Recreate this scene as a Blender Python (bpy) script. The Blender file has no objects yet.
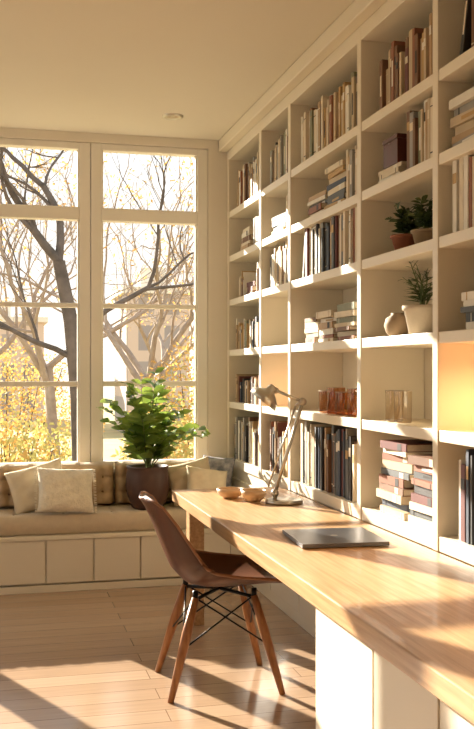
import bpy, math, random
from mathutils import Vector, Matrix
R = random.Random(7)
C = bpy.context.scene.collection

# ------------------------------------------------------------ materials
def lin(c):
    return tuple(((v/255.)/12.92 if v/255. <= .04045 else ((v/255.+.055)/1.055)**2.4) for v in c)+(1,)

def mat(name, col, rough=.5, metal=0, var=0, vscale=8, bump=0, bscale=60, stretch=(1,1,1), trans=0, coat=0, col2=None, spec=.5, transmission=0, sheen=0):
    m = bpy.data.materials.new(name); m.use_nodes = True
    nt = m.node_tree; N = nt.nodes; L = nt.links
    b = N['Principled BSDF']; out = N['Material Output']
    base = lin(col)
    b.inputs['Base Color'].default_value = base
    b.inputs['Roughness'].default_value = rough
    b.inputs['Metallic'].default_value = metal
    b.inputs['Coat Weight'].default_value = coat
    b.inputs['Specular IOR Level'].default_value = spec
    b.inputs['Transmission Weight'].default_value = transmission
    b.inputs['Sheen Weight'].default_value = sheen
    tc = N.new('ShaderNodeTexCoord'); mp = N.new('ShaderNodeMapping')
    mp.inputs['Scale'].default_value = stretch
    L.new(tc.outputs['Object'], mp.inputs['Vector'])
    if var or col2:
        n = N.new('ShaderNodeTexNoise'); n.inputs['Scale'].default_value = vscale; n.inputs['Detail'].default_value = 5
        L.new(mp.outputs[0], n.inputs['Vector'])
        r = N.new('ShaderNodeValToRGB')
        r.color_ramp.elements[0].position = .3; r.color_ramp.elements[1].position = .7
        if col2: c2 = lin(col2)
        else: c2 = tuple(v*(1-var) for v in base[:3])+(1,)
        r.color_ramp.elements[0].color = c2; r.color_ramp.elements[1].color = base
        L.new(n.outputs['Fac'], r.inputs[0]); L.new(r.outputs[0], b.inputs['Base Color'])
        colsock = r.outputs[0]
    else: colsock = None
    if bump:
        n2 = N.new('ShaderNodeTexNoise'); n2.inputs['Scale'].default_value = bscale; n2.inputs['Detail'].default_value = 4
        L.new(mp.outputs[0], n2.inputs['Vector'])
        bp = N.new('ShaderNodeBump'); bp.inputs['Strength'].default_value = bump; bp.inputs['Distance'].default_value = .01
        L.new(n2.outputs['Fac'], bp.inputs['Height']); L.new(bp.outputs[0], b.inputs['Normal'])
    if trans:
        t = N.new('ShaderNodeBsdfTranslucent'); t.inputs['Color'].default_value = base
        if colsock: L.new(colsock, t.inputs['Color'])
        mx = N.new('ShaderNodeMixShader'); mx.inputs[0].default_value = trans
        L.new(b.outputs[0], mx.inputs[1]); L.new(t.outputs[0], mx.inputs[2]); L.new(mx.outputs[0], out.inputs['Surface'])
    return m
def glass(name,col):
    m=bpy.data.materials.new(name); m.use_nodes=True; nt=m.node_tree; N=nt.nodes; L=nt.links
    N.remove(N['Principled BSDF']); out=N['Material Output']
    t=N.new('ShaderNodeBsdfTransparent'); t.inputs[0].default_value=lin(col)
    g=N.new('ShaderNodeBsdfGlossy'); g.inputs['Roughness'].default_value=.06
    mx=N.new('ShaderNodeMixShader'); mx.inputs[0].default_value=.12
    L.new(t.outputs[0],mx.inputs[1]); L.new(g.outputs[0],mx.inputs[2]); L.new(mx.outputs[0],out.inputs['Surface'])
    return m

paint = mat('cream_paint', (231,221,200), .42, var=.03, vscale=3, bump=.02, bscale=80)
wallp = mat('wall_paint', (227,218,200), .8, var=.03, vscale=2, bump=.05, bscale=120)
ceilm = mat('ceiling_paint', (222,214,196), .9, var=.02, vscale=1.5)
framem = mat('window_frame_paint', (232,226,212), .4)
oak = mat('oak_wood', (204,166,122), .38, col2=(172,132,90), vscale=4, stretch=(16,.8,16), bump=.06, bscale=10, coat=.06)
legwood = mat('walnut_leg_wood', (170,116,68), .4, col2=(138,86,46), vscale=9, stretch=(8,8,1))
leather = mat('brown_leather', (98,58,34), .38, col2=(68,38,21), vscale=6, bump=.12, bscale=160, coat=.1, spec=.35)
seamm = mat('leather_edge', (136,90,56), .5)
blackm = mat('black_metal', (25,22,20), .4, metal=.6)
steel = mat('brushed_nickel', (196,190,178), .30, metal=1, bump=.03, bscale=200)
laptopm = mat('laptop_aluminium', (120,122,126), .3, metal=.8)
laptopd = mat('laptop_dark', (40,40,42), .5)
cushm = mat('taupe_linen', (200,172,136), .9, var=.12, vscale=30, bump=.25, bscale=350, sheen=.2)
seatm = mat('sand_linen', (206,188,160), .9, var=.1, vscale=25, bump=.25, bscale=350, sheen=.2)
btnm = mat('button_fabric', (130,104,78), .9)
pil_cream = mat('cream_knit', (246,236,214), .95, var=.14, vscale=45, bump=.9, bscale=110, sheen=.2)
pil_beige = mat('beige_cotton', (224,208,178), .95, var=.1, vscale=20, bump=.3, bscale=260)
pil_taupe = mat('oatmeal_cotton', (206,188,160), .95, var=.1, vscale=20, bump=.3, bscale=260)
pil_grey = mat('grey_pattern', (176,174,174), .95, col2=(104,106,116), vscale=26, bump=.3, bscale=200)
potdark = mat('dark_ceramic', (84,56,44), .5, var=.3, vscale=12, bump=.15, bscale=40)
soil = mat('soil', (45,32,22), 1, bump=.6, bscale=60)
leafm = mat('plant_leaf', (164,180,84), .34, col2=(92,128,54), vscale=9, trans=.55)
leafd = mat('small_plant_leaf', (92,108,62), .5, col2=(66,84,46), vscale=9, trans=.2)
stemm = mat('plant_stem', (100,116,66), .6)
terra = mat('terracotta', (150,90,62), .7, var=.2, vscale=15)
clay = mat('pale_clay', (194,178,156), .75, var=.15, vscale=18, bump=.15, bscale=60)
claytan = mat('tan_clay', (166,142,114), .75, var=.2, vscale=18, bump=.2, bscale=60)
bowlw = mat('light_bowl_wood', (208,174,134), .45, col2=(184,148,108), vscale=7, stretch=(2,2,10))
boxred = mat('mahogany_box', (92,46,36), .4, var=.3, vscale=10)
pages = mat('book_pages', (222,208,184), .9, var=.1, vscale=120)
amber = glass('amber_glass', (226,186,140))
clearg = glass('clear_glass', (236,226,210))
wick = mat('candle_wax', (232,214,180), .6)
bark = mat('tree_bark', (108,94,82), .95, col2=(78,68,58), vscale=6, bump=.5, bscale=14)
bark_haze = mat('hazed_distant_bark', (172,156,140), .95, col2=(146,130,116), vscale=6)  # paler than the near bark: distance haze put into the colour
goldleaf = mat('golden_leaf', (216,182,104), .7, trans=.45, col2=(198,150,84), vscale=1.2)
greenleaf = mat('olive_leaf', (168,166,100), .7, trans=.45, col2=(200,180,104), vscale=1.0)
grass = mat('autumn_grass', (160,148,98), .95, col2=(188,162,112), vscale=.8)

floorm = bpy.data.materials.new('oak_plank_floor'); floorm.use_nodes = True
nt = floorm.node_tree; N = nt.nodes; L = nt.links; b = N['Principled BSDF']
tc = N.new('ShaderNodeTexCoord'); br = N.new('ShaderNodeTexBrick')
br.inputs['Scale'].default_value = 1; br.inputs['Brick Width'].default_value = 1.3; br.inputs['Row Height'].default_value = .13
br.inputs['Mortar Size'].default_value = .002; br.inputs['Mortar Smooth'].default_value = .3
br.inputs['Color1'].default_value = lin((198,170,142)); br.inputs['Color2'].default_value = lin((182,152,124)); br.inputs['Mortar'].default_value = lin((130,102,78))
L.new(tc.outputs['Object'], br.inputs['Vector'])
mp = N.new('ShaderNodeMapping'); mp.inputs['Scale'].default_value = (1,16,1); L.new(tc.outputs['Object'], mp.inputs['Vector'])
n = N.new('ShaderNodeTexNoise'); n.inputs['Scale'].default_value = 3; n.inputs['Detail'].default_value = 6; L.new(mp.outputs[0], n.inputs['Vector'])
mx = N.new('ShaderNodeMix'); mx.data_type = 'RGBA'; mx.blend_type = 'MULTIPLY'; mx.inputs[0].default_value = .3
L.new(br.outputs['Color'], mx.inputs[6]); L.new(n.outputs['Fac'], mx.inputs[7]); L.new(mx.outputs[2], b.inputs['Base Color'])
b.inputs['Roughness'].default_value = .22; b.inputs['Coat Weight'].default_value = .35; b.inputs['Coat Roughness'].default_value=.15

bk = {}
for nm, c in dict(cream=(222,208,182), white=(232,226,212), tan=(182,152,116), brown=(120,86,62), rust=(146,92,66), navy=(56,66,84),
                  slate=(86,90,92), black=(50,46,44), grey=(156,152,144), sage=(134,136,110), olive=(102,96,68), gold=(188,154,102),
                  maroon=(104,52,46), sand=(202,182,150)).items():
    bk[nm] = mat('book_'+nm, c, .6, var=.12, vscale=14)
LIGHT = ['cream','white','tan','sand','cream','grey','sand','white','white','rust','slate','cream']
DARK = ['navy','slate','black','brown','tan','grey','olive','maroon','cream','slate','white']
MIX = ['tan','brown','cream','rust','sand','gold','slate','white','sage','white','grey','navy','cream','cream','sand']
WARM = ['tan','brown','rust','sand','cream','brown','gold','maroon']

# ------------------------------------------------------------ mesh builder
class MB:
    def __init__(s): s.v=[]; s.f=[]; s.m=[]; s.s=[]; s.mats=[]
    def mi(s, m):
        if m not in s.mats: s.mats.append(m)
        return s.mats.index(m)
    def add(s, vs, fs, m, smooth=False, M=None):
        o = len(s.v); k = s.mi(m)
        for p in vs:
            p = Vector(p)
            if M is not None: p = M @ p
            s.v.append(tuple(p))
        for f in fs:
            s.f.append(tuple(i+o for i in f)); s.m.append(k); s.s.append(smooth)
    def box(s, x0,x1,y0,y1,z0,z1, m, M=None):
        vs=[(x0,y0,z0),(x1,y0,z0),(x1,y1,z0),(x0,y1,z0),(x0,y0,z1),(x1,y0,z1),(x1,y1,z1),(x0,y1,z1)]
        fs=[(0,3,2,1),(4,5,6,7),(0,1,5,4),(1,2,6,5),(2,3,7,6),(3,0,4,7)]
        s.add(vs,fs,m,False,M)
    def lathe(s, prof, c, m, n=28, M=None, smooth=True):
        vs=[]; fs=[]
        for r,z in prof:
            for i in range(n):
                a=2*math.pi*i/n; vs.append((c[0]+r*math.cos(a), c[1]+r*math.sin(a), c[2]+z))
        for j in range(len(prof)-1):
            for i in range(n):
                k=(i+1)%n; fs.append((j*n+i, j*n+k, (j+1)*n+k, (j+1)*n+i))
        s.add(vs,fs,m,smooth,M)
    def tube(s, pts, rad, m, n=8, caps=True, smooth=True):
        pts=[Vector(p) for p in pts]
        if not isinstance(rad,(list,tuple)): rad=[rad]*len(pts)
        vs=[]; fs=[]
        d0=(pts[-1]-pts[0]); d0=d0.normalized() if d0.length>1e-9 else Vector((0,0,1))
        ref = Vector((0,0,1)) if abs(d0.z)<.8 else Vector((1,0,0))
        for i,p in enumerate(pts):
            d=(pts[min(i+1,len(pts)-1)]-pts[max(i-1,0)])
            if d.length<1e-9: d=Vector((0,0,1))
            d.normalize()
            a=d.cross(ref)
            if a.length<1e-6: a=d.orthogonal()
            a.normalize(); bb=a.cross(d)
            for k in range(n):
                t=2*math.pi*k/n
                vs.append(tuple(p+rad[i]*(math.cos(t)*a+math.sin(t)*bb)))
        for j in range(len(pts)-1):
            for i in range(n):
                k=(i+1)%n; fs.append((j*n+i,j*n+k,(j+1)*n+k,(j+1)*n+i))
        if caps:
            fs.append(tuple(range(n))[::-1]); fs.append(tuple(range((len(pts)-1)*n,len(pts)*n)))
        s.add(vs,fs,m,smooth)
    def grid(s, fn, nu, nv, m, M=None):
        vs=[fn(i/nu,j/nv) for j in range(nv+1) for i in range(nu+1)]
        fs=[(j*(nu+1)+i,j*(nu+1)+i+1,(j+1)*(nu+1)+i+1,(j+1)*(nu+1)+i) for j in range(nv) for i in range(nu)]
        s.add(vs,fs,m,True,M)
    def build(s, name, bevel=0, subsurf=0, solid=0, parent=None, fixn=False):
        me=bpy.data.meshes.new(name); me.from_pydata(s.v,[],s.f)
        for m in s.mats: me.materials.append(m)
        me.polygons.foreach_set('material_index', s.m)
        me.polygons.foreach_set('use_smooth', s.s)
        me.update()
        if fixn:
            import bmesh
            bm=bmesh.new(); bm.from_mesh(me); bmesh.ops.remove_doubles(bm,verts=bm.verts,dist=1e-5)
            bmesh.ops.recalc_face_normals(bm,faces=bm.faces); bm.to_mesh(me); bm.free()
        o=bpy.data.objects.new(name,me); C.objects.link(o)
        if solid:
            q=o.modifiers.new('solid','SOLIDIFY'); q.thickness=solid; q.offset=0
        if bevel:
            q=o.modifiers.new('bevel','BEVEL'); q.width=bevel; q.segments=2; q.limit_method='ANGLE'
        if subsurf:
            q=o.modifiers.new('sub','SUBSURF'); q.levels=subsurf; q.render_levels=subsurf
        if parent: o.parent=parent
        return o

def empty(name):
    e=bpy.data.objects.new(name,None); C.objects.link(e); e.empty_display_size=.1; return e

# ------------------------------------------------------------ room shell
XL,XR,YB,YF,ZC = -2.8,1.86,-2.6,6.4,2.92
mb=MB(); mb.box(XL-.2,XR+.2,YB-.2,YF+.25,-.1,0,floorm); mb.build('floor')
mb=MB(); mb.box(XL-.2,XR+.2,YB-.2,YF+.25,ZC,ZC+.15,ceilm); mb.build('ceiling')
mb=MB(); mb.box(XR,XR+.15,YB-.2,YF+.25,0,ZC,wallp); mb.build('wall_right')
ZB,ZT=.70,2.86
pitch=.797; gr=1.327; gw=.65
nwin=5
left_edge = gr-pitch*(nwin-1)-gw-.07
mb=MB()
mb.box(XL-.2,XR,YF,YF+.2,0,ZB,wallp)
mb.box(XL-.2,XR,YF,YF+.2,ZT,ZC,wallp)
mb.box(1.40,XR,YF,YF+.2,ZB,ZT,wallp)
mb.box(XL-.2,left_edge,YF,YF+.2,ZB,ZT,wallp)
mb.build('wall_window_side')
for k in range(nwin):
    g1=gr-pitch*k; g0=g1-gw; y0,y1=YF+.02,YF+.10
    mb=MB()
    a0=g0-.0725; a1=g1+.0725
    mb.box(a0+.001,g0,y0,y1,ZB+.002,ZT-.002,framem); mb.box(g1,a1-.001,y0,y1,ZB+.002,ZT-.002,framem)
    mb.box(g0,g1,y0,y1,ZT-.045,ZT-.002,framem)
    mb.box(g0,g1,y0,y1,ZB+.002,ZB+.04,framem)
    mb.box(g0,g1,y0-.005,y1,2.345,2.43,framem)
    mb.box(g0,g1,y0+.02,y1-.01,1.765,1.795,framem)
    mb.box(g0,g1,y0+.02,y1-.01,1.24,1.275,framem)
    for (za,zb) in ((.74,2.345),(2.43,2.815)):
        mb.box(g0,g0+.012,y0+.012,y1-.02,za,zb,framem); mb.box(g1-.012,g1,y0+.012,y1-.02,za,zb,framem)
    mb.build('window_%d'%(k+1), bevel=.004)
mb=MB(); mb.box(left_edge,1.40,YF-.03,YF+.02,ZB-.03,ZB-.001,framem); mb.build('trim_window_sill',bevel=.005)
mb=MB()
ops=[(1.6,2.8),(4.2,5.8)]
mb.box(XL-.2,XL,YB,YF,0,.3,wallp); mb.box(XL-.2,XL,YB,YF,2.7,ZC,wallp)
ys=[YB]+[v for o in ops for v in o]+[YF]
for i in range(0,len(ys),2): mb.box(XL-.2,XL,ys[i],ys[i+1],.3,2.7,wallp)
mb.build('wall_left')
for i,(a,c) in enumerate(ops):
    mb=MB()
    for (p,q) in ((a,a+.06),(c-.06,c),((a+c)/2-.03,(a+c)/2+.03)): mb.box(XL-.12,XL-.05,p,q,.3,2.7,framem)
    for z in (.3,2.64,1.5): mb.box(XL-.12,XL-.05,a,c,z,z+.06,framem)
    mb.build('window_%d'%(nwin+1+i))
mb=MB(); mb.box(XL,XR,YB-.2,YB,0,ZC,wallp); mb.build('wall_rear')
mb=MB(); mb.box(1.47,1.53,YB+.01,YF-.001,2.84,ZC-.001,paint); mb.build('trim_crown',bevel=.006)
mb=MB()
mb.lathe([(.0,-.006),(.035,-.006),(.05,-.012),(.062,-.012),(.066,0)],(1.054,5.85,ZC),steel,32)
mb.lathe([(.0,-.004),(.034,-.0062)],(1.054,5.85,ZC-.001),clay,32)
mb.build('recessed_ceiling_light')

# ------------------------------------------------------------ bookcase
XF,XBK=1.53,1.83
tops=[2.426,2.125,1.827,1.487,1.135,.755]
divs=[6.375,5.55,4.96,3.93,3.18,2.3,1.4,.5,-.5]
T=.042
mb=MB()
for i,y in enumerate(divs):
    mb.box(XF,XBK,y-.022,y+.022,.70,2.84,paint)
mb.box(XBK,XR-.002,divs[-1]-.022,divs[0]+.022,0,2.919,paint)
for i in range(len(divs)-1):
    ya,yb=divs[i+1]+.022,divs[i]-.022
    for t in tops[:-1]: mb.box(XF+.004,XBK,ya,yb,t-T,t,paint)
    mb.box(XF+.004,XBK,ya,yb,.70,.755,paint)
mb.box(XF+.001,XBK,divs[-1]-.022,divs[0]+.022,2.78,2.918,paint)
mb.box(XF+.02,XBK,divs[-1]-.022,divs[0]+.022,0,.70,paint)
yy=divs[0]+.02
while yy>divs[-1]+.4:
    mb.box(XF,XF+.02,yy-.53,yy-.006,.08,.63,paint); yy-=.536
mb.build('built_in_bookcase',bevel=.003)

# ------------------------------------------------------------ desk
DX0,DY1,DZ=.92,5.13,.70
mb=MB()
mb.box(DX0,XF-.003,-.45,DY1,.642,DZ,oak)
mb.box(.985,1.065,4.97,5.06,0,.642,oak)
mb.build('desk',bevel=.004)
mb=MB()
mb.box(.968,1.50,-.4,2.80,.06,.640,claytan)
mb.box(.95,1.50,2.782,2.80,.0,.640,paint)
mb.box(1.0,1.50,-.4,2.78,0,.06,paint)
ed=[2.80,2.33,1.95,1.48,1.0,.5,0,-.4]
for i in range(len(ed)-1):
    mb.box(.947,.968,ed[i+1]+.005,ed[i]-.005,.07,.632,paint)
mb.build('desk_cabinet',bevel=.002)

# ------------------------------------------------------------ bench
mb=MB()
BX0,BX1,BY=-2.79,1.525,5.92
mb.box(BX0,BX1,BY+.018,YF-.002,.05,.34,paint)
mb.box(BX0,BX1,BY+.04,YF-.01,0,.05,paint)
mb.box(BX0,BX1,BY+.004,BY+.03,0,.045,paint)
x=1.44
mb.box(x,BX1,BY,BY+.018,.055,.318,paint)
while x>BX0+.3:
    mb.box(x-.284,x-.004,BY,BY+.018,.055,.318,paint); x-=.288
mb.box(BX0,BX1,BY-.012,YF-.004,.32,.345,paint)
mb.build('window_bench',bevel=.003)

def cushion(name,x0,x1,y0,y1,z0,z1,m,pits,axis='z',pit=.02,sx=.05,crease=.008,btn=True):
    mb=MB()
    nx=max(20,int((x1-x0)/.014))
    if axis=='z': A,B=(y0,y1),(z0,z1)
    else: A,B=(z0,z1),(y0,y1)
    nb=max(14,int((A[1]-A[0])/.014))
    W=x1-x0; H=A[1]-A[0]; Th=B[1]-B[0]
    pxs={round(p[0],3) for p in pits}; pas={round(p[1],3) for p in pits}
    def shape(px,pa,side):
        ex=min(px-x0,x1-px); ea=min(pa-A[0],A[1]-pa)
        r=.035
        def g(e): return math.sqrt(max(0,1-(1-min(e/r,1))**2))
        h=Th*.5*g(ex)*g(ea)
        if side>0:
            for (qx,qa) in pits:
                d2=((px-qx)**2+(pa-qa)**2)/(sx*sx)
                if d2<9: h-=pit*math.exp(-d2)
            if ea>.01:
                c=0
                for qx in pxs: c=max(c,math.exp(-((px-qx)/.013)**2))
                if axis=='y':
                    for qa in pas: c=max(c,math.exp(-((pa-qa)/.013)**2))
                h-=crease*c
        return h
    for side in (1,-1):
        def fn(u,v):
            px=x0+W*u; pa=A[0]+H*v
            mid=(B[0]+B[1])/2
            if axis=='z': return (px,pa,mid+side*shape(px,pa,side))
            return (px,mid-side*shape(px,pa,side),pa)
        mb.grid(fn,nx,nb,m)
    mb2=MB()
    o=mb.build(name,fixn=True)
    if btn:
        for (qx,qa) in pits:
            h=shape(qx,qa,1); mid=(B[0]+B[1])/2
            if axis=='z': M=Matrix.Translation((qx,qa,mid+h))
            else: M=Matrix.Translation((qx,mid-h,qa))@Matrix.Rotation(math.pi/2,4,'X')
            mb2.lathe([(.011,-.004),(.011,.001),(.007,.005),(0,.006)],(0,0,0),btnm,12,M)
        mb2.build('buttons',parent=o)
    return o
cushion('bench_seat_cushion',-2.75,1.50,5.925,6.385,.346,.470,seatm,[(-2.6+.30*i,6.08) for i in range(14)],pit=.012,sx=.05,crease=.006)
segs=[(-2.72,-2.05),(-2.04,-1.37),(-1.36,-.69),(-.68,-.01),(.0,.74),(.75,1.49)]
for (a,c) in segs:
    n=5; p=[]
    for i in range(n):
        for z in (.56,.655):
            p.append((a+(c-a)*(i+.5)/n, z))
    cushion('bench_back_cushion',a,c,6.215,6.372,.472,.75,cushm,p,axis='y',pit=.034,sx=.035,crease=.02)

def pillow(name,c,w,h,t,m,tilt,yaw,roll=0,fringe=False):
    mb=MB()
    for side in (1,-1):
        def fn(u,v):
            a=2*u-1; b_=2*v-1
            pin=1-.07*(1-abs(a)**2)*abs(b_)**4; pin2=1-.07*(1-abs(b_)**2)*abs(a)**4
            k=(max(0,1-a**4)*max(0,1-b_**4))**.55
            wr=.004*math.sin(9*a+3*b_)*k+.003*math.sin(13*b_-5*a)*k
            return (a*w/2*pin2, side*(k*t/2+wr*side), b_*h/2*pin)
        mb.grid(fn,26,26,m)
    if fringe:
        for i in range(60):
            s=(i%30)/29*2-1; sd=-1 if i<30 else 1
            x=sd*w/2*.985; z=s*h/2*.95
            mb.tube([(x,0,z),(x+sd*.018,R.uniform(-.004,.004),z+R.uniform(-.006,.004))],[.003,.002],m,5)
    M=Matrix.Translation(c)@Matrix.Rotation(math.radians(yaw),4,'Z')@Matrix.Rotation(math.radians(tilt),4,'X')@Matrix.Rotation(math.radians(roll),4,'Y')
    mb.v=[tuple(M@Vector(v)) for v in mb.v]
    return mb.build(name,fixn=True)
pillow('throw_pillow',(.25,6.11,.62),.36,.29,.10,pil_beige,-20,-6,-16)
pillow('throw_pillow',(.41,5.98,.61),.35,.29,.11,pil_cream,-26,8,4,True)
pillow('throw_pillow',(1.22,6.10,.62),.30,.29,.10,pil_taupe,-16,-10,-14)
pillow('throw_pillow',(1.30,6.00,.60),.28,.26,.10,pil_beige,-24,8,10)
pillow('throw_pillow',(1.40,6.14,.65),.22,.27,.08,pil_grey,-13,-22,5)

# ------------------------------------------------------------ potted plant on bench
pc=Vector((.93,6.065,.471))
root=empty('potted_plant')
mb=MB()
mb.lathe([(0,0),(.085,0),(.10,.01),(.128,.08),(.140,.15),(.135,.22),(.128,.25),(.134,.26),(.134,.27),(.122,.27),(.118,.24),(0,.24)],pc,potdark,36)
mb.build('pot',parent=root)
mb=MB(); mb.lathe([(0,.250),(.06,.252),(.117,.246)],pc,soil,24); mb.build('soil',parent=root)
def leaf(mb,p,d,up,L_,W_,m):
    d=d.normalized(); s_=d.cross(up)
    if s_.length<1e-4: s_=d.orthogonal()
    s_.normalize(); nrm=s_.cross(d)
    prof=[(0,.02),(.2,.7),(.45,1),(.75,.65),(1,.0)]
    vs=[];fs=[]
    for t,w in prof:
        c=p+d*L_*t-nrm*(L_*.25*t*t)
        vs+= [c+s_*W_*w*.5+nrm*W_*.12*w, c, c-s_*W_*w*.5+nrm*W_*.12*w]
    for i in range(4):
        for k in (0,1): fs.append((i*3+k,i*3+k+1,i*3+k+4,i*3+k+3))
    mb.add([tuple(v) for v in vs],fs,m,True)
def plant(mb,base,nst,hgt,spread,leafL,leafW,m,nl=12):
    for i in range(nst):
        a=2*math.pi*i/nst*2.4+R.uniform(-.3,.3); sp=(.12+.88*((i+.5)/nst))*spread; hh=hgt*R.uniform(.7,1.05)*(1-.45*(sp/spread)**2)
        pts=[]
        for k in range(9):
            t=k/8
            r=sp*(t**1.25)
            z=hh*(t*1.15-.15*t*t-.30*(sp/spread)*t*t*t)
            pts.append(base+Vector((math.cos(a)*r+.01*math.sin(3*t+i),math.sin(a)*r*(.7),z)))
        mb.tube(pts,[.004*(1-.6*k/8) for k in range(9)],stemm,5)
        for k in range(nl):
            t=.22+.78*k/(nl-1); f=t*8; j=min(int(f),7); p=pts[j].lerp(pts[j+1],f-j); d=(pts[j+1]-pts[j]).normalized()
            side=d.cross(Vector((0,0,1)))
            if side.length<.05: side=Vector((math.cos(a+1.5),math.sin(a+1.5),0))
            side.normalize()
            for sg in (-1,1):
                dd=(side*sg+d*.55+Vector((R.uniform(-.3,.3),R.uniform(-.3,.3),R.uniform(-.1,.3)))).normalized()
                s=math.sin(math.pi*min(1,.25+.7*t))
                leaf(mb,p,dd,Vector((R.uniform(-.8,.8),R.uniform(-1.2,.4),1)),leafL*(.6+.5*s)*R.uniform(.8,1.15),leafW*(.7+.4*s),m)
mb=MB(); plant(mb,pc+Vector((0,-.04,.245)),24,.64,.40,.12,.072,leafm,6)
for i,v in enumerate(mb.v):
    if v[1]>6.37: mb.v[i]=(v[0],6.37-R.random()*.03,v[2])
mb.build('foliage',parent=root)

# ------------------------------------------------------------ chair
ch=empty('desk_chair')
prof=[(.350,.400,.165,.0),(.340,.428,.20,.008),(.290,.448,.230,.02),(.17,.446,.25,.045),(.05,.435,.258,.07),(-.06,.432,.255,.09),(-.145,.450,.25,.105),(-.205,.512,.243,.105),(-.243,.60,.233,.09),(-.278,.69,.218,.07),(-.312,.765,.19,.05),(-.330,.795,.148,.03),(-.340,.808,.08,.02)]
cx,cy=.93,4.04; rot=Matrix.Translation((cx,cy,0))@Matrix.Rotation(math.radians(-2),4,'Z')
mb=MB()
def shell(u,v):
    f=v*(len(prof)-1); j=min(int(f),len(prof)-2); t=f-j
    p=[prof[j][k]*(1-t)+prof[j+1][k]*t for k in range(4)]
    j0=max(0,j-1 if t<.5 else j); j1=min(len(prof)-1,j0+2)
    dx=prof[j1][0]-prof[j0][0]; dz=prof[j1][1]-prof[j0][1]; l=math.hypot(dx,dz)
    nx,nz=dz/l,-dx/l
    a=2*u-1; cu=p[3]*abs(a)**2.4
    return (p[0]+nx*cu, a*p[2], p[1]+nz*cu)
mb.grid(shell,20,36,leather,rot)
mb.build('seat_shell',solid=.011,subsurf=1,parent=ch)
mb=MB()
edge=[shell(0,v/36) for v in range(37)]+[shell(u/12,1) for u in range(1,12)]+[shell(1,v/36) for v in range(36,-1,-1)]
mb.tube([rot@Vector(p) for p in edge],.0062,seamm,8)
mb.build('shell_edge_welt',parent=ch)
mb=MB()
legs=[]
for sx in (-1,1):
    for sy in (-1,1):
        a=Vector((sx*.125,sy*.13,.402)); b_=Vector((sx*.235-.005,sy*.205,0.0))
        legs.append((rot@a,rot@b_))
        mb.tube([rot@a,rot@(a.lerp(b_,.35)),rot@(a.lerp(b_,.5)),rot@b_],[.015,.021,.020,.013],legwood,14)
mb.build('legs',parent=ch)
mb=MB()
for i,j in ((0,1),(1,3),(3,2),(2,0)):
    for (s,e) in ((i,j),(j,i)):
        p=legs[s][0]; q=legs[e][0].lerp(legs[e][1],.5)
        mb.tube([p,q],.0038,blackm,7)
for l in legs:
    p=l[0].lerp(l[1],.02); c=rot@Vector((0,0,.410)); mb.tube([p,c],.008,blackm,7)
    mb.tube([l[0]+Vector((0,0,-.01)),l[0]+Vector((0,0,.03))],.012,blackm,8)
mb.build('wire_base',parent=ch)

# ------------------------------------------------------------ lamp
lp=empty('desk_lamp'); U=Vector((.9701,-.2425,0)); Z=Vector((0,0,1)); B0=Vector((1.36,4.49,DZ))
mb=MB(); mb.lathe([(0,0),(.088,0),(.092,.004),(.092,.016),(.086,.020),(0,.020)],B0,steel,40)
mb.build('base',parent=lp)
mb=MB()
piv=B0-U*.045+Z*.05; elb=B0+U*.09+Z*.495; hd=B0-U*.04+Z*.55
V=Vector((.2425,.9701,0))
mb.tube([B0-U*.045+Z*.018,piv],.011,steel,14)
mb.tube([piv-V*.022,piv+V*.022],.018,steel,16)
for s in (-.013,.013):
    mb.tube([piv+V*s,elb+V*s],.0085,steel,10)
mb.tube([piv-U*.032+Z*.03,elb-U*.034-Z*.02],.005,steel,8)
mb.tube([elb-V*.022,elb+V*.022],.019,steel,16)
mb.tube([elb-U*.034-Z*.02,elb+U*.01+Z*.01],.007,steel,8)
for s in (-.012,.012): mb.tube([elb+V*s,hd+V*s],.0075,steel,10)
mb.tube([hd-V*.018,hd+V*.018],.015,steel,16)
mb.build('arm',parent=lp)
mb=MB()
ax=(-U*.62-Z*.78).normalized()
q=Vector((0,0,-1)).rotation_difference(ax)
M=Matrix.Translation(hd-U*.015+Z*.012)@q.to_matrix().to_4x4()
mb.lathe([(0,.012),(.018,.012),(.024,.0),(.026,-.02),(.045,-.032),(.068,-.052),(.078,-.082),(.076,-.082),(.066,-.054),(.043,-.036),(.02,-.025),(0,-.022)],(0,0,0),steel,36,M)
mb.lathe([(0,-.025),(.014,-.03),(.026,-.05),(.02,-.07),(0,-.075)],(0,0,0),wick,16,M)
mb.build('shade',parent=lp)

def bowl(name,c,r,h):
    mb=MB()
    mb.lathe([(0,0),(r*.5,0),(r*.55,h*.06),(r*.8,h*.3),(r*.95,h*.62),(r,h),(r*.93,h),(r*.87,h*.62),(r*.7,h*.34),(r*.4,h*.16),(0,h*.12)],c,bowlw,36)
    mb.build(name)
bowl('wooden_bowl',(1.15,4.74,DZ),.070,.048)
bowl('wooden_bowl',(1.23,4.58,DZ),.064,.058)
lt=MB(); M=Matrix.Translation((1.25,3.47,DZ))@Matrix.Rotation(math.radians(-4),4,'Z')
lt.box(-.165,.165,-.165,.165,.003,.011,laptopm,M); lt.box(-.165,.165,-.165,.165,.0118,.018,laptopm,M)
lt.box(-.16,.16,-.16,.16,.0105,.012,laptopd,M)
for a in (-.13,.13):
    for c in (-.14,.14): lt.box(a-.012,a+.012,c-.012,c+.012,0,.0035,laptopd,M)
lt.box(.145,.163,-.10,.10,.008,.0165,laptopd,M)
lt.lathe([(0,.0182),(.014,.0182),(.014,.0178)],(0,0,0),steel,20,M)
lt.build('laptop',bevel=.002)

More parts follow.
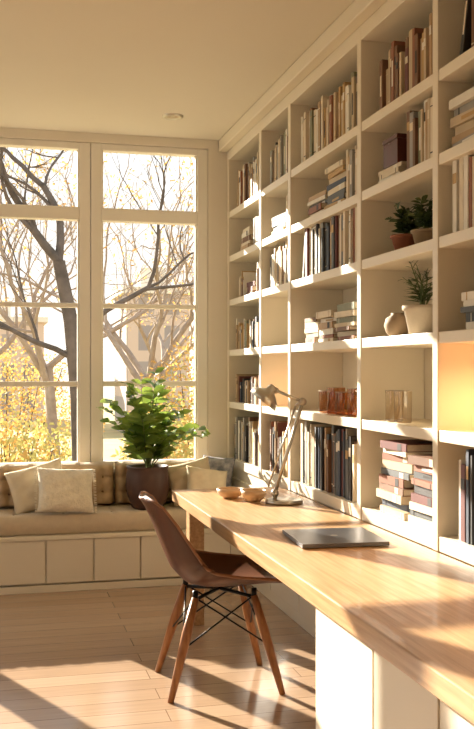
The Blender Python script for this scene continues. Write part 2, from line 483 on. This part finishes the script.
# ------------------------------------------------------------ books
def book(mb,M,t,h,d,m,acc):
    mb.box(0,d,0,.0025,0,h,m,M); mb.box(0,d,t-.0025,t,0,h,m,M)
    mb.box(-.0015,.003,.0006,t-.0006,0,h,m,M)
    mb.box(.003,d-.004,.0025,t-.0025,.003,h-.003,pages,M)
    if t>.014 and acc:
        k=R.random()
        if k<.45: mb.box(-.0025,-.0014,.002,t-.002,h*.68,h*.82,acc,M)
        elif k<.7:
            mb.box(-.0025,-.0014,.001,t-.001,h*.86,h*.875,acc,M); mb.box(-.0025,-.0014,.001,t-.001,h*.12,h*.14,acc,M)
        elif k<.85: mb.box(-.0025,-.0014,t*.3,t*.7,h*.3,h*.7,acc,M)
def row(y0,y1,z,h0,h1,pal,tk=(.014,.036),xf=1.555,lean=False,name='row_of_books'):
    mb=MB(); y=y0
    while True:
        t=R.uniform(*tk)
        if y+t>y1: break
        h=R.uniform(h0,h1); d=min(R.uniform(.16,.21),.25)
        m=bk[R.choice(pal)]; acc=bk[R.choice(['cream','gold','black','white'])]
        M=Matrix.Translation((xf+R.uniform(0,.02),y,z+.0006))
        book(mb,M,t,h,d,m,acc); y+=t+.0008
    if lean:
        h=h1*.95; t=.024; ang=math.radians(R.uniform(9,15))
        M=Matrix.Translation((xf+.01,y+.003+h*math.sin(ang),z+.0008))@Matrix.Rotation(ang,4,'X')
        book(mb,M,t,h,.17,bk[R.choice(pal)],bk['cream'])
    mb.build(name)
def stack(yc,z,n,pal,tk=(.016,.034),ln=(.19,.25),xf=1.555,name='stack_of_books'):
    mb=MB(); zz=z+.0006
    L0=R.uniform(ln[0],ln[1])
    for i in range(n):
        t=R.uniform(*tk); h=max(ln[0],min(ln[1],L0+R.uniform(-.03,.03))); d=R.uniform(.15,.19)
        m=bk[R.choice(pal)]; acc=bk[R.choice(['cream','gold','black','white'])]
        M=Matrix.Translation((xf+R.uniform(0,.025),yc+h/2+R.uniform(-.01,.01),zz))@Matrix.Rotation(math.radians(R.uniform(-4,4)),4,'Z')@Matrix.Rotation(math.pi/2,4,'X')
        book(mb,M,t,h,d,m,acc); zz+=t+.0006
    mb.build(name)
    return zz
t0,t1,t2,t3,t4,t5=tops
row(5.58,6.20,t0,.20,.27,MIX,lean=True); row(5.58,5.85,t1,.14,.20,MIX); stack(6.03,t1,5,MIX)
row(5.58,5.78,t2,.14,.20,MIX); stack(5.92,t2,3,WARM,ln=(.16,.2)); row(6.06,6.20,t2,.12,.18,MIX)
row(5.58,6.30,t3,.14,.21,MIX); row(5.58,6.28,t4,.13,.19,WARM+['black','navy']); row(5.58,6.30,t5,.20,.29,DARK+['tan','gold','sand'])
row(4.99,5.44,t0,.2,.26,MIX); row(4.99,5.14,t1,.17,.22,MIX); stack(5.28,t1,4,MIX); row(4.99,5.46,t2,.18,.25,MIX)
row(4.99,5.47,t5,.2,.3,WARM+['slate','navy','black'])
row(3.96,4.84,t0,.20,.28,MIX+['sand','cream'],lean=False)
row(3.96,4.18,t1,.17,.24,MIX); stack(4.33,t1,8,MIX,tk=(.018,.03)); stack(4.61,t1,5,LIGHT)
row(3.96,4.16,t2,.2,.27,LIGHT); row(4.17,4.76,t2,.22,.29,DARK,lean=True)
stack(4.20,t3,7,MIX,ln=(.2,.25)); stack(4.46,t3,6,LIGHT,ln=(.2,.24)); stack(4.72,t3,5,MIX,ln=(.18,.2))
row(3.96,4.86,t5,.24,.33,DARK+['tan','cream'])
row(3.21,3.76,t0,.17,.26,WARM,lean=False)
row(3.21,3.52,t1,.19,.25,MIX); zt=stack(3.67,t1,3,LIGHT,ln=(.2,.23))
mb=MB(); mb.box(1.565,1.70,3.595,3.74,zt+.001,zt+.10,boxred); mb.box(1.562,1.703,3.592,3.743,zt+.101,zt+.118,boxred); mb.lathe([(.0,.004),(.006,.003),(.006,0)],(1.563,3.67,zt+.09),steel,10); mb.build('keepsake_box',bevel=.003)
STK=['tan','brown','slate','cream','maroon','navy','brown','sand','rust','black']
stack(3.34,t5,9,STK,tk=(.02,.034),ln=(.22,.26)); stack(3.64,t5,10,STK,tk=(.02,.034),ln=(.24,.29))
row(2.33,2.98,t0,.2,.29,WARM+['black','maroon'],lean=True); stack(2.98,t1,6,LIGHT,ln=(.24,.28)); row(2.33,2.78,t1,.2,.26,LIGHT)
row(2.33,3.10,t2,.24,.30,LIGHT+['gold','tan','sand']); stack(2.90,t3,5,['white','cream','slate','white'],ln=(.26,.30)); row(2.33,2.6,t3,.2,.26,LIGHT)
row(2.33,3.08,t5,.26,.33,DARK+['gold','tan'])
for (a,c) in ((1.43,2.27),(.53,1.37),(-.47,.47)):
    for z in tops:
        k=R.random()
        if k<.7: row(a,a+(c-a)*R.uniform(.5,.95),z,.2,.27,R.choice([LIGHT,DARK,MIX]))
        else: stack(a+.3,z,R.randint(3,6),LIGHT)

def vessel(name,c,prof,m,n=28):
    mb=MB(); mb.lathe(prof,c,m,n); return mb.build(name)
def potted(name,c,r,h,m,ns,hg,sp,ll,lw):
    e=empty(name); mb=MB()
    mb.lathe([(0,0),(r*.68,0),(r*.95,h*.85),(r*1.06,h*.86),(r*1.06,h),(r*.92,h),(r*.88,h*.85),(0,h*.85)],c,m,28); mb.build('pot',parent=e)
    mb=MB(); mb.lathe([(0,h*.89),(r*.88,h*.87)],c,soil,16); mb.build('soil',parent=e)
    mb=MB(); plant(mb,Vector(c)+Vector((0,0,h*.86)),ns,hg,sp,ll,lw,leafd,6)
    for i,v in enumerate(mb.v):
        if v[0]>1.82: mb.v[i]=(1.82,v[1],v[2])
    mb.build('foliage',parent=e)
potted('small_potted_plant',(1.63,3.66,t2),.06,.075,terra,11,.15,.09,.05,.026)
potted('small_potted_plant',(1.63,3.47,t2),.055,.07,claytan,11,.15,.08,.045,.026)
potted('small_potted_plant',(1.65,3.545,t3),.075,.12,clay,10,.21,.11,.07,.007)
vessel('round_vase',(1.62,3.72,t3),[(0,0),(.03,0),(.048,.02),(.056,.05),(.048,.078),(.026,.092),(.028,.10),(.022,.10),(.02,.09),(.0,.085)],claytan)
e=empty('vase_with_branch')
mb=MB(); mb.lathe([(0,0),(.028,0),(.04,.03),(.04,.06),(.018,.09),(.014,.12),(.018,.125),(.012,.125),(.01,.1),(0,.1)],(1.60,4.00,t3),claytan,24); mb.build('vase',parent=e)
mb=MB()
for a in (-.3,.2,.6):
    p=Vector((1.60,4.0,t3+.10)); pts=[p+Vector((-.02*t*a,.09*t*a,.17*t)) for t in (0,.3,.6,1)]
    mb.tube(pts,[.002,.002,.0015,.001],stemm,5)
    for k in range(5): leaf(mb,pts[1].lerp(pts[3],k/4),Vector((R.uniform(-1,1),R.uniform(-1,1),.6)),Z,.03,.014,leafd)
mb.build('branch',parent=e)
def jar(c,r,h,m,name='glass_jar'):
    mb=MB(); mb.lathe([(0,.003),(r*.94,.003),(r,.009),(r,h)],c,m,28)
    mb.lathe([(r-.001,h-.002),(r+.0015,h-.002),(r+.0015,h+.001),(r-.001,h+.001)],c,clay,28)
    mb.lathe([(0,0),(r*.94,0),(r*.94,.002),(0,.002)],c,clay,28); mb.build(name)
jar((1.60,3.71,t4),.036,.13,clearg); jar((1.60,3.62,t4),.036,.13,clearg)
for i,(y,h) in enumerate(((4.05,.12),(4.16,.13),(4.32,.11),(4.44,.13),(4.56,.11))): jar((1.61,y,t4),.045,h,amber)
mb=MB(); mb.lathe([(0,-.012),(.07,-.012),(.078,0),(.07,.012),(0,.012)],(0,0,0),clay,32,Matrix.Translation((1.62,5.12,t3+.082))@Matrix.Rotation(math.pi/2,4,'Y')@Matrix.Rotation(.25,4,'X'))
mb.box(1.595,1.645,5.09,5.15,t3,t3+.008,claytan); mb.build('round_ornament')
def added_glow(y,pw):  # added fixture and warm spot, standing in for sun glow inside a shelf cell
    e=empty('added_shelf_glow'); z=t3-T
    mb=MB(); mb.lathe([(0,-.004),(.028,-.004),(.034,-.010),(.038,-.010),(.038,0)],(1.68,y,z),steel,24); mb.build('added_housing',parent=e)
    l=bpy.data.lights.new('added_glow','SPOT'); l.energy=pw; l.color=(1,.46,.20); l.spot_size=math.radians(165); l.spot_blend=.6; l.shadow_soft_size=.025
    o=bpy.data.objects.new('added_glow_lamp',l); C.objects.link(o); o.location=(1.68,y,z-.016); o.parent=e
added_glow(2.85,32); added_glow(5.25,7)

# ------------------------------------------------------------ outside
GZ=-2.6
mb=MB(); mb.box(-70,90,YF+1,140,GZ-.2,GZ,grass); mb.build('ground')
def branchy(mb,p,d,ln,r,dep,bm):
    if dep==0 or r<.003: return
    n=4; pts=[p]; q=p.copy(); dd=d.copy()
    for i in range(n):
        dd=(dd+Vector((R.uniform(-.25,.25),R.uniform(-.25,.25),R.uniform(-.15,.22)))).normalized()
        q=q+dd*ln/n; pts.append(q.copy())
    r1=r*.7
    mb.tube(pts,[r+(r1-r)*i/n for i in range(n+1)],bm,6 if r>.03 else 4,caps=False)
    tips.append((q.copy(),dep))
    k=3 if dep>1 else 2
    for i in range(k):
        t=R.uniform(.4,1) if i else 1
        f=t*n; j=min(int(f),n-1); s=pts[j].lerp(pts[j+1],f-j)
        ang=Vector((R.uniform(-1,1),R.uniform(-.8,.8),R.uniform(-.5,.6)))
        nd=(dd*1.0+ang*(.9 if i else .5)).normalized()
        branchy(mb,s,nd,ln*R.uniform(.62,.88),r1*(.88 if i==0 else R.uniform(.5,.72)),dep-1,bm)
tips=[]
def leaves(mb,c,rx,ry,rz,n,m,s=.07):
    for _ in range(n):
        while True:
            v=Vector((R.uniform(-1,1),R.uniform(-1,1),R.uniform(-1,1)))
            if v.length<1: break
        p=Vector(c)+Vector((v.x*rx,v.y*ry,v.z*rz))
        a=Vector((R.uniform(-1,1),R.uniform(-1,1),R.uniform(-1,1))).normalized()*s*R.uniform(.5,1.2); b_=a.orthogonal().normalized()*s*.5
        mb.add([tuple(p-a),tuple(p+b_),tuple(p+a),tuple(p-b_)],[(0,1,2,3)],m)
R.seed(21)
mb=MB()
tr=[(1.12,13,GZ),(1.12,13,-.6),(1.06,13,1.0),(.96,13,2.0),(.80,13,2.8)]
mb.tube(tr,[.17,.13,.115,.10,.085],bark,10,caps=False)
P=Vector(tr[-1])
branchy(mb,P,Vector((-.6,0,.8)).normalized(),1.1,.07,7,bark)
branchy(mb,P,Vector((.15,.1,1)).normalized(),1.2,.065,7,bark)
branchy(mb,Vector((.98,13,1.8)),Vector((.8,.1,.55)).normalized(),1.3,.05,6,bark)
branchy(mb,Vector((1.0,13,1.5)),Vector((-.8,-.1,.45)).normalized(),1.1,.045,6,bark)
for (p,dep) in tips:
    if dep<=2 and R.random()<.12: leaves(mb,p,.18,.18,.18,2,goldleaf,.04)
mb.build('bare_tree')
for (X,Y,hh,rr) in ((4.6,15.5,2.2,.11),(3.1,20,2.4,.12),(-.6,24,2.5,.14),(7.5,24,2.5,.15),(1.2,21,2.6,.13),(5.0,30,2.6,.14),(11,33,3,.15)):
    mb=MB(); tips=[]; bm=bark if Y<17 else bark_haze
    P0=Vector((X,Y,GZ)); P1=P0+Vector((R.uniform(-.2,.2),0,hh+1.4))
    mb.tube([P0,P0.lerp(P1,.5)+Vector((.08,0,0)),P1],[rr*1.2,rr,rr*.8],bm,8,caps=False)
    for k in range(4):
        a=k*1.57+R.uniform(-.4,.4)
        branchy(mb,P1-Vector((0,0,.5*k*.3)),Vector((math.cos(a)*.7,math.sin(a)*.5,.8)).normalized(),1.9,rr*.6,6,bm)
    for (p,dep) in tips:
        if dep<=2 and R.random()<.4: leaves(mb,p,.25,.25,.25,4,goldleaf,.06)
    mb.build('bare_tree')
def shrub(c,rx,ry,rz,n,m,m2):
    mb=MB()
    for _ in range(9):
        d=Vector((R.uniform(-.6,.6),R.uniform(-.5,.5),1)); b0=Vector((c[0],c[1],GZ)); b1=Vector(c)+Vector((d.x*rx,d.y*ry,rz*.6))
        mb.tube([b0,b0.lerp(b1,.5)+Vector((.1*d.x,0,0)),b1],[.035,.02,.008],bark,5,caps=False)
    leaves(mb,c,rx,ry,rz,n,m,.06); leaves(mb,c,rx*.9,ry*.9,rz*.9,n//2,m2,.06); mb.build('autumn_shrub')
shrub((2.7,14,-.5),1.2,.9,1.4,2400,greenleaf,goldleaf)
shrub((.2,15.5,-.6),1.4,.9,1.3,2600,greenleaf,goldleaf)
shrub((-1.2,13,-1.2),1.1,.8,1.2,1800,greenleaf,goldleaf)
shrub((4.1,19,0.2),1.6,1.2,1.9,2600,goldleaf,greenleaf)
shrub((.2,25,.2),2.6,1.4,2.0,3600,goldleaf,greenleaf)
bm_=bpy.data.materials.new('facade'); bm_.use_nodes=True
nt=bm_.node_tree;N=nt.nodes;L=nt.links
tc=N.new('ShaderNodeTexCoord');mp=N.new('ShaderNodeMapping');mp.inputs['Rotation'].default_value=(math.pi/2,0,0)
br=N.new('ShaderNodeTexBrick'); br.offset=0; br.inputs['Scale'].default_value=1; br.inputs['Brick Width'].default_value=1.6; br.inputs['Row Height'].default_value=2.2; br.inputs['Mortar Size'].default_value=.35
br.inputs['Color1'].default_value=lin((150,140,136)); br.inputs['Color2'].default_value=lin((170,158,148)); br.inputs['Mortar'].default_value=lin((206,184,164))
L.new(tc.outputs['Object'],mp.inputs[0]);L.new(mp.outputs[0],br.inputs['Vector']);L.new(br.outputs['Color'],N['Principled BSDF'].inputs['Base Color'])
for (x0,x1,y,h) in ((7.6,11.5,58,6),(-3,3.5,75,5),(15,20,72,7)):
    mb=MB(); mb.box(x0,x1,y,y+6,GZ,h,bm_); mb.box(x0-.3,x1+.3,y-.3,y+6.3,h,h+.4,wallp)
    mb.box((x0+x1)/2-.8,(x0+x1)/2+.8,y+2,y+4,h+.4,h+1.8,wallp); mb.build('distant_building')

# ------------------------------------------------------------ light
w=bpy.data.worlds.new('sky'); bpy.context.scene.world=w; w.use_nodes=True
nt=w.node_tree;N=nt.nodes;L=nt.links; bg=N['Background']
tc=N.new('ShaderNodeTexCoord'); sp=N.new('ShaderNodeSeparateXYZ'); r=N.new('ShaderNodeValToRGB')
L.new(tc.outputs['Generated'],sp.inputs[0]); L.new(sp.outputs['Z'],r.inputs[0]); L.new(r.outputs[0],bg.inputs['Color'])
r.color_ramp.elements[0].position=0; r.color_ramp.elements[0].color=(1,.95,.86,1)
r.color_ramp.elements[1].position=.6; r.color_ramp.elements[1].color=(.78,.87,.98,1)
e_=r.color_ramp.elements.new(.16); e_.color=(.98,.975,.93,1)
bg.inputs['Strength'].default_value=3.9
s=bpy.data.lights.new('sun','SUN'); s.energy=52; s.color=(1,.90,.75); s.angle=math.radians(.5)
so=bpy.data.objects.new('sun',s); C.objects.link(so); so.location=(-6,16,9)
so.rotation_euler=Vector((.40,-.90,-.37)).to_track_quat('-Z','Y').to_euler()
vs=bpy.context.scene.view_settings
try:
    vs.view_transform='Standard'; vs.look='None'; vs.exposure=-1.38
except Exception as ex: print(ex)

# ------------------------------------------------------------ camera
cd=bpy.data.cameras.new('camera'); co=bpy.data.objects.new('camera',cd); C.objects.link(co)
cd.lens=47.4; cd.sensor_width=36; cd.shift_y=.0075; cd.clip_end=400
co.location=(0,0,1.35); co.rotation_euler=(math.pi/2,0,-math.radians(14.04))
bpy.context.scene.camera=co
